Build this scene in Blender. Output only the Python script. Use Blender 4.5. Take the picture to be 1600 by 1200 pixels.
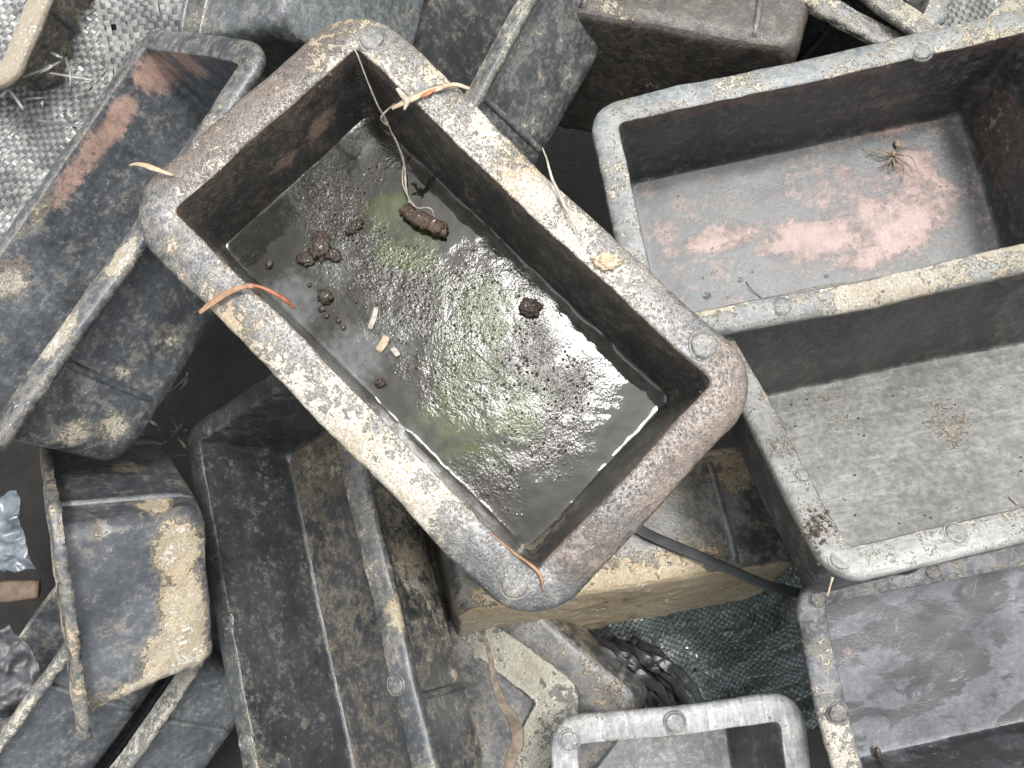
import bpy, math, random
import numpy as np
from mathutils import Vector, Matrix, Quaternion

for o in list(bpy.data.objects):
    bpy.data.objects.remove(o)
sc = bpy.context.scene
COL = sc.collection

# ------------------------------------------------------------ camera
CAMZ = 0.78
MR = np.array([[.9994, 0, -.03412], [-.00532, .98779, -.15571], [.0337, .1558, .9872]])
cam_d = bpy.data.cameras.new('camera')
cam = bpy.data.objects.new('camera', cam_d)
COL.objects.link(cam)
cam.matrix_world = Matrix.Translation((0, 0, CAMZ)) @ Matrix(MR.tolist()).to_4x4()
cam_d.sensor_width = 36
cam_d.lens = 1256 / 1600 * 36
cam_d.clip_start = .01
cam_d.clip_end = 100
sc.camera = cam

# ------------------------------------------------------------ world, sun, exposure
SUN = Vector((.125, .235, .965)).normalized()
wd = bpy.data.worlds.new('World')
sc.world = wd
wd.use_nodes = True
wn = wd.node_tree
for n in list(wn.nodes):
    wn.nodes.remove(n)
sky = wn.nodes.new('ShaderNodeTexSky')
sky.sky_type = 'NISHITA'
sky.sun_disc = False
sky.sun_elevation = math.asin(SUN.z)
sky.sun_rotation = math.atan2(SUN.x, SUN.y)
sky.air_density = 1.0
sky.dust_density = 4.0
sky.ozone_density = 1.0
hs = wn.nodes.new('ShaderNodeHueSaturation')          # overcast: nearly grey sky
hs.inputs['Saturation'].default_value = .22
bg = wn.nodes.new('ShaderNodeBackground')
bg.inputs['Strength'].default_value = .11
wo = wn.nodes.new('ShaderNodeOutputWorld')
wn.links.new(sky.outputs[0], hs.inputs['Color'])
wn.links.new(hs.outputs[0], bg.inputs['Color'])
wn.links.new(bg.outputs[0], wo.inputs['Surface'])
sd = bpy.data.lights.new('sun', 'SUN')
sd.energy = .75
sd.angle = math.radians(10)
sd.color = (1, .975, .94)
so = bpy.data.objects.new('sun', sd)
COL.objects.link(so)
so.rotation_euler = SUN.to_track_quat('Z', 'Y').to_euler()
so.location = (0, 0, 3)
sc.view_settings.view_transform = 'Standard'
sc.view_settings.look = 'None'
sc.view_settings.gamma = 1
sc.view_settings.exposure = 1.85
sc.render.resolution_x = 1024
sc.render.resolution_y = 768

# ------------------------------------------------------------ numpy noise
def _hash(i, j, k, s):
    h = (i * 374761393 + j * 668265263 + k * 2147483647 + s * 1274126177) & 0xffffffff
    h = ((h ^ (h >> 13)) * 1274126177) & 0xffffffff
    h = ((h ^ (h >> 16)) * 2246822519) & 0xffffffff
    return ((h ^ (h >> 15)) & 0xffffff) / float(0xffffff)

def vnoise(p, s=0):                                    # value noise, -1..1
    p = np.asarray(p, float)
    f = np.floor(p)
    i = f.astype(np.int64)
    t = p - f
    t = t * t * (3 - 2 * t)
    r = 0
    for a in (0, 1):
        for b in (0, 1):
            for c in (0, 1):
                w = (t[:, 0] if a else 1 - t[:, 0]) * (t[:, 1] if b else 1 - t[:, 1]) * (t[:, 2] if c else 1 - t[:, 2])
                r = r + w * _hash(i[:, 0] + a, i[:, 1] + b, i[:, 2] + c, s)
    return r * 2 - 1

def fbm(p, s=0, o=3):
    r, a = 0, 1
    for k in range(o):
        r = r + a * vnoise(p * 2 ** k, s + 17 * k)
        a *= .5
    return r / 1.75

def sstep(a, b, x):
    t = np.clip((x - a) / (b - a), 0, 1)
    return t * t * (3 - 2 * t)

# ------------------------------------------------------------ object helpers
def link(o, parent=None):
    COL.objects.link(o)
    if parent is not None:
        o.parent = parent
    return o

def mesh_obj(name, verts, faces, mat, parent=None, smooth=True):
    me = bpy.data.meshes.new(name)
    v = verts.tolist() if hasattr(verts, 'tolist') else verts
    f = faces.tolist() if hasattr(faces, 'tolist') else faces
    me.from_pydata(v, [], f)
    if smooth:
        me.polygons.foreach_set('use_smooth', [True] * len(me.polygons))
    me.materials.append(mat)
    me.update()
    return link(bpy.data.objects.new(name, me), parent)

def tag(o, label, cat, group=None, kind=None):
    if label: o['label'] = label
    if cat: o['category'] = cat
    if group: o['group'] = group
    if kind: o['kind'] = kind
    return o

def ray(px, py):
    return MR @ np.array([(px - 800) / 1256, (600 - py) / 1256, -1.])

def wpt(px, py, z):                                     # photo direction met at world height z
    d = ray(px, py)
    return np.array([0, 0, CAMZ]) + d * ((z - CAMZ) / d[2])

# ------------------------------------------------------------ material helpers
class NT:
    def __init__(s, name):
        s.m = bpy.data.materials.new(name)
        s.m.use_nodes = True
        s.t = s.m.node_tree
        s.b = s.t.nodes['Principled BSDF']
    def n(s, typ, **kw):
        x = s.t.nodes.new(typ)
        for k, v in kw.items():
            setattr(x, k, v)
        return x
    def set(s, inp, v):
        if isinstance(v, bpy.types.NodeSocket):
            s.t.links.new(v, inp)
        else:
            inp.default_value = v
    def math(s, op, a, b=0., c=0., clamp=False):
        x = s.n('ShaderNodeMath', operation=op, use_clamp=clamp)
        for i, v in enumerate((a, b, c)):
            s.set(x.inputs[i], v)
        return x.outputs[0]
    def mix(s, f, a, b):
        x = s.n('ShaderNodeMix', data_type='RGBA')
        s.set(x.inputs[0], f)
        for i, v in ((6, a), (7, b)):
            s.set(x.inputs[i], v if isinstance(v, bpy.types.NodeSocket) else (*v, 1))
        return x.outputs[2]
    def fmix(s, f, a, b):
        x = s.n('ShaderNodeMix', data_type='FLOAT')
        s.set(x.inputs[0], f); s.set(x.inputs[2], a); s.set(x.inputs[3], b)
        return x.outputs[0]
    def co(s, off=(0, 0, 0), kind='Object', scale=(1, 1, 1)):
        c = s.n('ShaderNodeTexCoord')
        mp = s.n('ShaderNodeMapping')
        mp.inputs['Location'].default_value = off
        mp.inputs['Scale'].default_value = scale
        s.t.links.new(c.outputs[kind], mp.inputs['Vector'])
        return mp.outputs[0]
    def noise(s, v, scale, detail=4, rough=.55, dist=0.):
        x = s.n('ShaderNodeTexNoise')
        s.t.links.new(v, x.inputs['Vector'])
        x.inputs['Scale'].default_value = scale
        x.inputs['Detail'].default_value = detail
        x.inputs['Roughness'].default_value = rough
        x.inputs['Distortion'].default_value = dist
        return x.outputs['Fac']
    def step(s, v, a, b):
        x = s.n('ShaderNodeMapRange', interpolation_type='SMOOTHSTEP')
        s.set(x.inputs[0], v)
        x.inputs[1].default_value = a; x.inputs[2].default_value = b
        return x.outputs[0]
    def bump(s, h, dist=.001, strength=1.):
        x = s.n('ShaderNodeBump')
        x.inputs['Strength'].default_value = strength
        x.inputs['Distance'].default_value = dist
        s.set(x.inputs['Height'], h)
        return x.outputs[0]
    def out(s, col=None, rough=None, nrm=None, **kw):
        if col is not None: s.set(s.b.inputs['Base Color'], col if isinstance(col, bpy.types.NodeSocket) else (*col, 1))
        if rough is not None: s.set(s.b.inputs['Roughness'], rough)
        if nrm is not None: s.t.links.new(nrm, s.b.inputs['Normal'])
        for k, v in kw.items():
            s.set(s.b.inputs[k.replace('_', ' ')], v)
        return s.m

def simple(name, c1, c2, scale=120, rough=.6, bscale=300, bd=.0006, **kw):
    t = NT(name)
    v = t.co()
    f = t.noise(v, scale, 6, .65)
    return t.out(t.mix(t.step(f, .3, .7), c1, c2), rough, t.bump(t.noise(v, bscale, 6, .6), bd), **kw)

def mould_mat(name, seed, wet=.3, plastic=(.020, .0215, .023), dustc=(.15, .16, .163), cem=(.43, .37, .265),
              pale=(.66, .64, .56), pink=(.36, .215, .165), mud=(.075, .062, .045), speck=.5, crust=1., dust_scale=16, blot=.22, cbump=.0008, smear_sheen_c=.36, smear_sheen_k=.8, drops=0., bt=.52):
    t = NT(name)
    v = t.co((seed * 3.17, seed * 1.71, seed * 7.7))
    at = t.n('ShaderNodeAttribute', attribute_name='grime')
    sep = t.n('ShaderNodeSeparateColor')
    t.t.links.new(at.outputs['Color'], sep.inputs[0])
    R, G, B, A = sep.outputs[0], sep.outputs[1], sep.outputs[2], at.outputs['Alpha']
    c0 = lambda x, k: t.math('MULTIPLY', t.math('SUBTRACT', x, .5), k)
    add = lambda *x: x[0] if len(x) == 1 else t.math('ADD', x[0], add(*x[1:]))
    big = t.noise(v, dust_scale, 7, .62, .3)
    mid = t.noise(v, 58, 10, .72, .25)
    fin = t.noise(v, 210, 7, .72)
    gr = t.noise(v, 850, 4, .65)
    bl = t.noise(t.co((seed * 1.3, 4, seed), scale=(.55, 1, 1)), 36, 9, .66, .6)
    streak = t.noise(t.co((seed, 2, 3), scale=(1, 8, 8)), 40, 6, .7, .4)
    vb = t.noise(v, 7, 4, .5)
    R = t.math('MULTIPLY', R, t.fmix(t.step(vb, .35, .65), .62, 1.28))
    # dull grey film over the dark plastic
    d = add(A, c0(big, 1.0), c0(mid, .45), c0(fin, .5), c0(streak, .35))
    dm = t.step(d, .05, 1.0)
    pl = t.mix(t.step(mid, .3, .75), plastic, tuple(c * 2.0 for c in plastic))
    col = t.mix(dm, pl, t.mix(t.step(fin, .3, .7), tuple(c * .66 for c in dustc), tuple(c * 1.12 for c in dustc)))
    smear = t.math('MULTIPLY', t.step(add(A, c0(streak, 1.6), c0(mid, .9), c0(big, .8)), .72, 1.25), smear_sheen_k)  # whitish smears, also wet highlights painted into the film colour
    col = t.mix(smear, col, (smear_sheen_c, smear_sheen_c * 1.06, smear_sheen_c * 1.06))
    damp = t.step(bl, bt, bt + .035)
    col = t.mix(t.math('MULTIPLY', damp, blot), col, plastic)
    # thin cement wash
    ckn = add(c0(mid, 1.7), c0(fin, 1.9), c0(gr, .6))
    ck = t.math('ADD', R, ckn)
    col = t.mix(t.math('MULTIPLY', t.step(ck, .08, .58), .40), col, tuple(.55 * a + .2 * b for a, b in zip(cem, pale)))
    # pigment
    pk = add(G, c0(mid, 1.1), c0(fin, .9), c0(big, .5))
    pm = t.step(pk, .30, .74)
    pmf = t.math('MULTIPLY', pm, t.fmix(t.step(gr, .35, .65), .55, .92))
    col = t.mix(pmf, col, t.mix(t.step(mid, .35, .65), tuple(c * .75 for c in pink), tuple(min(1, c * 1.25 + .02) for c in pink)))
    # brown slime and mud
    mk = add(B, c0(mid, 1.1), c0(fin, .5))
    mm = t.step(mk, .30, .68)
    col = t.mix(mm, col, t.mix(t.step(fin, .35, .7), tuple(c * .7 for c in mud), tuple(c * 1.7 for c in mud)))
    # thick cement crust
    cm = t.step(ck, .46, .55)
    cc = t.mix(t.step(big, .38, .62), cem, pale)
    cc = t.mix(t.math('MULTIPLY', t.step(vb, .5, .68), .55), cc, (.21, .165, .115))
    cc = t.mix(t.step(gr, .3, .75), tuple(c * .55 for c in cem), cc)
    cc = t.mix(t.math('MULTIPLY', t.step(fin, .50, .66), .5), cc, tuple(c * .42 for c in cem))
    col = t.mix(cm, col, cc)
    # flakes and specks
    sp = t.step(t.math('ADD', t.noise(v, 380, 5, .75), t.math('MULTIPLY', R, .14)), .685 - .06 * speck, .715 - .06 * speck)
    sp = t.math('MULTIPLY', sp, t.math('MULTIPLY', t.step(mid, .44, .58), t.step(vb, .38, .6)))
    col = t.mix(t.math('MULTIPLY', sp, min(1, speck + .3)), col, (.58, .56, .49))
    rough = t.fmix(t.step(big, .3, .7), .26, .46)
    rough = t.fmix(dm, rough, .50)
    rough = t.fmix(t.math('MULTIPLY', damp, blot), rough, .36)
    rough = t.fmix(cm, t.fmix(mm, rough, .30), .82 - .35 * wet)
    h = add(t.math('MULTIPLY', cm, .45 * crust), t.math('MULTIPLY', fin, t.fmix(cm, .16, 1.0 * crust)),
            t.math('MULTIPLY', gr, t.fmix(t.math('MAXIMUM', cm, mm), .10 + .10 * wet, .38)), t.math('MULTIPLY', pm, .10),
            t.math('MULTIPLY', mm, t.math('MULTIPLY', fin, .5)), t.math('MULTIPLY', sp, .25))
    nrm = t.bump(h, .0016)
    m = t.out(col, rough, nrm)
    wetm = t.math('MULTIPLY', t.math('ADD', t.step(big, .35, .6), .35), wet, clamp=True)
    t.set(t.b.inputs['Coat Weight'], t.math('MAXIMUM', wetm, t.math('MULTIPLY', mm, .8 * min(1, wet * 2.5))))
    t.b.inputs['Coat Roughness'].default_value = .07
    t.b.inputs['Coat IOR'].default_value = 1.6
    hc = add(t.math('MULTIPLY', fin, .55), t.math('MULTIPLY', gr, .5), t.math('MULTIPLY', cm, .15))
    if drops:
        vo = t.n('ShaderNodeTexVoronoi')
        t.t.links.new(v, vo.inputs['Vector'])
        vo.inputs['Scale'].default_value = 520
        hc = add(hc, t.math('MULTIPLY', t.step(vo.outputs['Distance'], .5, 0.), drops))
    t.t.links.new(t.bump(hc, cbump), t.b.inputs['Coat Normal'])
    return m

# ------------------------------------------------------------ ground
def soil():
    t = NT('soil')
    v = t.co()
    f = t.noise(v, 30, 9, .7)
    return t.out(t.mix(t.step(f, .35, .7), (.006, .005, .004), (.018, .014, .010)), .8, t.bump(t.noise(v, 120, 8, .7), .01))
N = 90
g = np.linspace(-1, 1, N)
gx, gy = np.meshgrid(np.sign(g) * np.abs(g) ** 2.2 * 4, np.sign(g) * np.abs(g) ** 2.2 * 4)
gp = np.stack([gx.ravel(), gy.ravel(), np.zeros(N * N)], 1)
gp[:, 2] = .012 * fbm(gp * 14, 3) - .10
idx = np.arange(N * N).reshape(N, N)
gf = np.stack([idx[:-1, :-1], idx[:-1, 1:], idx[1:, 1:], idx[1:, :-1]], -1).reshape(-1, 4)
tag(mesh_obj('ground', gp, gf, soil()), 'dark damp soil under the heap of moulds', None, None, 'structure')

# ------------------------------------------------------------ the brick moulds
L0, W0, RW0, RWA, H0, DR, TH, FT = .30, .173, .018, .0225, .084, .008, .0035, .006
GRP = ('fl', 'in', 'rim', 'out', 'base')

def ring(a, b, r, z, nl, nw, nc):
    r = max(min(r, a - 1e-5, b - 1e-5), 0)
    pts = []
    cs = ((a - r, b - r, 0), (-a + r, b - r, 90), (-a + r, -b + r, 180), (a - r, -b + r, 270))
    for q, (cx, cy, a0) in enumerate(cs):
        an = np.radians(a0 + np.linspace(0, 90, nc + 1))
        arc = np.stack([cx + r * np.cos(an), cy + r * np.sin(an)], 1)
        nx = cs[(q + 1) % 4]
        e0 = arc[-1]
        an1 = math.radians(nx[2])
        e1 = np.array([nx[0] + r * math.cos(an1), nx[1] + r * math.sin(an1)])
        n = nl if q in (0, 2) else nw
        t = np.linspace(0, 1, n + 1)[1:-1, None]
        pts += [arc, e0 + (e1 - e0) * t]
    p = np.vstack(pts)
    return np.column_stack([p, np.full(len(p), z)])

class Tray:
    pass

def face_xf(pos, xa, na):
    n = Vector(na).normalized()
    x = Vector(xa); x = (x - n * x.dot(n)).normalized()
    y = n.cross(x)
    return Matrix((x, y, n)).transposed(), Vector(pos)

def make_mould(label, pose, mat, L=L0, W=W0, H=H0, RW=RW0, RC=.021, roll=.0012, res=.0034, seed=1, lv=None, patches=(), discs=(), warp=.0022,
               ribs=True, crust=.0009, group='brick moulds heaped on each other', name='brick_mould', disc_mat=None):
    R3, T3 = face_xf(*pose)
    Rn, Tn = np.array(R3), np.array(T3)
    cam_l = Rn.T @ (np.array([0, 0, CAMZ]) - Tn)
    T = Tray()
    def loc(px, py, ax, val):
        d = Rn.T @ ray(px, py)
        return cam_l + d * ((val - cam_l[ax]) / d[ax])
    T.loc = loc
    ai, bi = L / 2 - RW, W / 2 - RW
    af, bf = ai - DR, bi - DR
    nl, nw, nc = max(4, int((L - .06) / res)), max(4, int((W - .06) / res)), max(5, int(.045 / res))
    rings, grp = [], []
    def add(a, b, r, z, g_):
        rings.append(ring(a, b, r, z, nl, nw, nc)); grp.append(g_)
    k = max(4, int(bf / res))
    for d in np.linspace(bf - .0006, 0.004, k):
        add(af - d, bf - d, max(.007 - d, .0004), -H, 0)
    add(af - .002, bf - .002, .007, -H + .0004, 0)
    add(af - .0005, bf - .0005, .007, -H + .0018, 1)
    k = max(5, int(H / res))
    for t in np.linspace(.05, .985, k):
        add(af + DR * t, bf + DR * t, .007 - .003 * t, -H + H * t, 1)
    add(ai, bi, .004, -.0006, 1)
    add(ai + .0007, bi + .0007, .0045, 0, 2)
    k = max(4, int(RW / res))
    for t in np.linspace(.08, .94, k):
        bow = .0009 * math.sin(math.pi * t) - roll * t * t
        add(ai + RW * t, bi + RW * t, (.004 + (RC - .004) * t), bow, 2)
    add(L / 2 - .0005, W / 2 - .0005, RC, -.0006 - roll, 2)
    add(L / 2, W / 2, RC + .0005, -.0018 - roll, 2)
    add(L / 2, W / 2, RC + .0005, -FT * .55 - roll, 2)
    add(L / 2 - .0006, W / 2 - .0006, RC, -FT - roll, 2)
    k = max(3, int(RW / res / 1.5))
    for t in np.linspace(.93, (TH + .001) / RW, k):
        add(ai + RW * t, bi + RW * t, (.006 + (RC - .006) * t), -FT - .0002 - roll * t * t, 2)
    add(ai + TH, bi + TH, .0075, -FT - .001, 3)
    k = max(5, int(H / res))
    for t in np.linspace(.93, .12, k):
        add(af + TH + DR * t, bf + TH + DR * t, .010 + .004 * (1 - t), -H + (H - FT) * t - TH * (1 - t), 3)
    for an in np.radians((12, 30, 50, 70, 84)):
        add(af + TH - .009 * (1 - math.cos(an)), bf + TH - .009 * (1 - math.cos(an)), .014, -H - TH + .009 * (1 - math.sin(an)), 3 if an < .9 else 4)
    k = max(4, int(bf / res / 1.3))
    for d in np.linspace(.011, bf + TH - .0006, k):
        add(af + TH - d, bf + TH - d, max(.018 - d, .0004), -H - TH, 4)
    n = len(rings[0])
    V = np.vstack(rings)
    gr = np.repeat(grp, n)
    m = len(rings)
    ii = np.arange(m * n).reshape(m, n)
    q = np.stack([ii[:-1], np.roll(ii[:-1], -1, 1), np.roll(ii[1:], -1, 1), ii[1:]], -1).reshape(-1, 4)
    fg = np.repeat(np.maximum(grp[:-1], grp[1:]) if False else grp[1:], n)
    # grime fields
    C = np.zeros((len(V), 4))
    lv = lv or {}
    for gi, gname in enumerate(GRP):
        C[gr == gi] = lv.get(gname, lv.get('all', (.1, 0, 0, .3)))
    jit = fbm(V * 28, seed + 5)[:, None]
    surf = {'rim': (2, 2, 0), 'fl': (0, 2, -H), 'base': (4, 2, -H - TH), 'x+': (1, 0, ai - .004), 'x-': (1, 0, -ai + .004), 'y+': (1, 1, bi - .004),
            'y-': (1, 1, -bi + .004), 'X+': (3, 0, ai), 'X-': (3, 0, -ai), 'Y+': (3, 1, bi), 'Y-': (3, 1, -bi)}
    zz = V[:, 2]
    top = (gr == 1) * np.clip(1 + zz / .014, 0, 1)
    C[:, 2] += top * .35
    C[:, 0] += top * .12 * (1 + jit[:, 0])
    inn = (gr == 2) * np.clip(1 - (np.maximum(np.abs(V[:, 0]) - ai, np.abs(V[:, 1]) - bi)) / .004, 0, 1) * (zz > -.002)
    C[:, 0] += inn * .16
    for (px, py, rad, ch, st, sf) in patches:
        gi, ax, val = surf[sf]
        c = loc(px, py, ax, val)
        rr = np.array(rad if hasattr(rad, '__len__') else (rad, rad, rad)) / 1000.
        dd = np.sqrt((((V - c) / rr) ** 2).sum(1)) + .35 * jit[:, 0]
        f = np.clip(1.25 - dd, 0, 1)
        f = f * f * (3 - 2 * f) * abs(st)
        s_ = gr == gi
        if st > 0:
            C[s_, ch] = np.maximum(C[s_, ch], f[s_])
        else:
            C[s_, ch] = np.clip(C[s_, ch] - f[s_], 0, 1)
    # displacement
    e1 = V[q[:, 2]] - V[q[:, 0]]
    e2 = V[q[:, 3]] - V[q[:, 1]]
    fn = np.cross(e1, e2)
    vn = np.zeros_like(V)
    for j in range(4):
        np.add.at(vn, q[:, j], fn)
    vn /= np.linalg.norm(vn, axis=1)[:, None] + 1e-12
    cr = sstep(.42, .62, C[:, 0] + .45 * fbm(V * 75, seed + 9))
    dis = .00018 * fbm(V * 110, seed + 2) + crust * cr * (.55 + .6 * fbm(V * 150, seed + 3)) + .0005 * C[:, 2] * fbm(V * 130, seed + 8)
    wv = np.stack([fbm(V * 11, seed + 31 + j) for j in range(3)], 1) * warp + np.stack([fbm(V * 55, seed + 41 + j) for j in range(3)], 1) * warp * .25
    P = V + vn * dis[:, None] + wv
    # root and parts
    root = bpy.data.objects.new(name, None)
    link(root)
    root.empty_display_size = .02
    base = T3 + R3 @ Vector((0, 0, -H - TH))
    root.matrix_world = Matrix.Translation(base) @ R3.to_4x4()
    tag(root, label, 'mould', group)
    up = Vector((0, 0, H + TH))
    for pname, gs in (('floor', (0, 4)), ('wall', (1, 3)), ('rim', (2,))):
        sel = q[np.isin(fg, gs)]
        used = np.unique(sel)
        mp = np.full(len(V), -1)
        mp[used] = np.arange(len(used))
        fs = mp[sel].tolist()
        if pname == 'floor':
            fs.append(mp[ii[0][::-1]].tolist())
            fs.append(mp[ii[-1]].tolist())
        o = mesh_obj(pname, P[used], fs, mat, root)
        at = o.data.attributes.new('grime', 'FLOAT_COLOR', 'POINT')
        at.data.foreach_set('color', C[used].astype(np.float32).ravel())
        o.location = up
    if ribs:
        rib_me = None
        for sy in (1, -1):
            for rx in (-.26 * L, .26 * L):
                if rib_me is None:
                    rib_me = rib_mesh(H, bi, mat, lv)
                o = link(bpy.data.objects.new('rib', rib_me), root)
                o.location = up + Vector((rx, 0, 0))
                if sy < 0:
                    o.rotation_euler = (0, 0, math.pi)
    for (px, py, sc_) in discs:
        c = loc(px, py, 2, .0006)
        o = link(bpy.data.objects.new('moulding_disc', disc_mesh(mat)), root)
        o.location = up + Vector(c.tolist())
        o.scale = (sc_, sc_, 1)
        o.rotation_euler = (0, 0, px * .37)
    T.root, T.R, T.T = root, R3, T3
    def w(px, py, ax=2, val=0.):
        return T3 + R3 @ Vector(loc(px, py, ax, val).tolist())
    T.w = w
    T.H = H
    return T

def rib_mesh(H, bi, mat, lv):
    prof = [(-.0030, 0), (-.0024, .0022), (-.001, .0032), (.001, .0032), (.0024, .0022), (.0030, 0)]
    vs, fs = [], []
    n = len(prof)
    zs = np.linspace(-FT - .0005, -H + .001, 12)
    for k, z in enumerate(zs):
        t = (z + H) / H
        y0 = bi - DR + TH + DR * t
        fade = 1 if k < 10 else (.75 if k == 10 else .25)
        for (x, h) in prof:
            vs.append((x, y0 - .0012 + h * fade * 1.3, z))
    for k in range(11):
        for j in range(n - 1):
            a = k * n + j
            fs.append((a, a + 1, a + n + 1, a + n))
    fs.append(tuple(range(11 * n, 12 * n)))
    me = bpy.data.meshes.new('rib')
    me.from_pydata(vs, [], fs)
    me.polygons.foreach_set('use_smooth', [True] * len(fs))
    me.materials.append(mat)
    at = me.attributes.new('grime', 'FLOAT_COLOR', 'POINT')
    c = (lv or {}).get('out', (.2, 0, 0, .45))
    at.data.foreach_set('color', np.tile(np.array([c[0] * .6, 0, 0, c[3] + .15], np.float32), len(vs)))
    return me

_dm = {}
def disc_mesh(mat):
    if mat.name in _dm:
        return _dm[mat.name]
    prof = [(0, .0005), (.004, .0006), (.0058, .0005), (.0064, .0001), (.0066, -.0007), (.0069, -.0011), (.0073, .0), (.0078, -.0001), (.0084, -.0014)]
    n = 28
    vs = [(0, 0, prof[0][1])]
    fs = []
    for r, z in prof[1:]:
        for k in range(n):
            a = 2 * math.pi * k / n
            rr = r * (1 + .03 * math.sin(3 * a + 1))
            vs.append((rr * math.cos(a), rr * math.sin(a), z + .0001 * math.sin(5 * a)))
    for k in range(n):
        fs.append((0, 1 + k, 1 + (k + 1) % n))
    for j in range(len(prof) - 2):
        for k in range(n):
            a, b = 1 + j * n + k, 1 + j * n + (k + 1) % n
            fs.append((a, a + n, b + n, b))
    me = bpy.data.meshes.new('moulding_disc')
    me.from_pydata(vs, [], fs)
    me.polygons.foreach_set('use_smooth', [True] * len(fs))
    me.materials.append(mat)
    at = me.attributes.new('grime', 'FLOAT_COLOR', 'POINT')
    at.data.foreach_set('color', np.tile(np.array([.22, 0, .1, .6], np.float32), len(vs)))
    _dm[mat.name] = me
    return me

DZ = .02
def pz(p, x, n, dz=DZ):
    return ((p[0], p[1], p[2] + dz), x, n)

# channels: 0 cement, 1 pink pigment, 2 mud / slime, 3 grey dust film, with painted wet sheen where high
POSE = {
 'A': pz((-.0216, .1066, .3861), (.7128, -.7013, -.0061), (.0112, .0028, .9999), 0),
 'B': pz((.2294, .2106, .3004), (.9738, .1713, .1497), (-.1538, .0107, .988), 0),
 'C': pz((.3365, .0828, .297), (.9764, .2089, -.0537), (-.0498, .4605, .8862), 0),
 'D': pz((.3592, -.1032, .2621), (.98, .1934, .0464), (-.04, -.037, .9985), 0),
 'E': pz((.1373, -.2771, .2291), (-.0699, .9975, -.0062), (.058, .0103, .9983), 0),
 'F': pz((-.2659, .1898, .2706), (.5061, .8619, .0296), (-.5166, .2755, .8107), 0),
 'G': pz((-.2991, -.0345, .1975), (.48, -.38, .79), (-.8687, -.1861, .459), 0),
 'H': pz((-.1342, -.0617, .19), (-.2819, .936, -.2109), (-.5576, .0191, .8299), 0),
 'I': pz((.0912, .0039, .1085), (.9895, .1237, -.0752), (-.1429, .9172, -.3719), 0),
 'J': pz((-.0131, -.1844, .1337), (.4197, .8566, .3003), (-.453, -.089, .8871), 0),
 'P': pz((-.0082, .3874, .2041), (.4959, .8527, .1643), (-.6971, .2782, .6608)),
 'M': pz((-.3555, .4616, .2182), (.3624, .9249, .1153), (-.2933, -.0042, .956)),
 'S1': pz((-.4282, -.1668, .0339), (.5855, .8048, .0975), (-.7064, .4476, .5483), 0),
 'S2': pz((-.3491, -.1918, .0504), (.5661, .8224, .0563), (-.6038, .3673, .7075), 0),
 'Q': pz((.150, .410, .170), (.9706, -.1977, .05), (.2166, .9661, -.25), 0),
 'O': pz((-.14, .4689, .2034), (.216, .9546, .205), (-.7668, .2959, -.5696), 0),
 'R1': pz((.2294, .4632, .2313), (.8818, -.4679, -.0598), (.0825, .0281, .9962)),
 'R2': pz((.295, .4672, .2124), (.7175, -.6854, .1243), (.0503, .229, .9721)),
 'K': pz((.0345, -.1409, .0615), (.7617, -.6363, .1222), (.1432, -.0187, -.9895), 0),
}
TR = {}
#@@TRAYS
TR['A'] = make_mould('wet mould holding murky green water, lying on top of the heap', POSE['A'],
    mould_mat('mould_plastic_wet', 1, wet=1., crust=1.1, cem=(.45, .36, .235), mud=(.088, .064, .046), cbump=.0006, drops=1.1, plastic=(.024, .023, .021)), RW=RWA, RC=.031, roll=.0024, res=.0022, seed=11,
    lv={'rim': (.46, 0, .10, .25), 'in': (.0, 0, .34, .05), 'fl': (.1, 0, .5, .2), 'out': (.15, 0, 0, .25), 'base': (.1, 0, 0, .2)},
    patches=[
        (430, 600, (90, 16, 16), 0, .75, 'rim'), (340, 500, 30, 0, 1, 'rim'), (430, 590, 34, 0, 1, 'rim'), (520, 690, 34, 0, 1, 'rim'), (620, 780, 30, 0, .85, 'rim'), (265, 385, 9, 0, 1, 'rim'),
        (650, 790, 14, 1, .6, 'rim'), (560, 715, 12, 1, .45, 'rim'),
        (760, 900, 30, 0, -.5, 'rim'), (850, 930, 45, 0, -.5, 'rim'), (960, 830, 60, 0, -.6, 'rim'), (1090, 720, 50, 0, -.6, 'rim'), (1150, 600, 50, 0, -.6, 'rim'),
        (1130, 650, 42, 2, .85, 'rim'), (1060, 750, 40, 2, .7, 'rim'), (960, 840, 40, 2, .55, 'rim'), (1140, 570, 30, 2, .7, 'rim'),
        (400, 150, 45, 2, .75, 'rim'), (300, 240, 40, 2, .7, 'rim'), (480, 80, 35, 2, .6, 'rim'),
        (400, 150, 45, 0, -.25, 'rim'), (680, 110, 14, 0, .8, 'rim'), (760, 200, 22, 0, .7, 'rim'), (830, 290, 26, 0, .75, 'rim'), (900, 360, 20, 0, .7, 'rim'), (950, 410, 12, 0, .95, 'rim'),
        (500, 200, (20, 22, 12), 1, .62, 'x-'), (450, 250, (20, 20, 8), 1, .5, 'x-'), (590, 120, (16, 12, 12), 1, .6, 'y+'), (720, 250, (40, 12, 9), 1, .62, 'y+'), (960, 470, (40, 12, 9), 1, .5, 'y+'),
        (850, 840, (20, 30, 22), 0, .35, 'x+')],
    discs=[(1100, 540, 1.05), (805, 912, 1.0), (580, 60, 1.0)])
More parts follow.
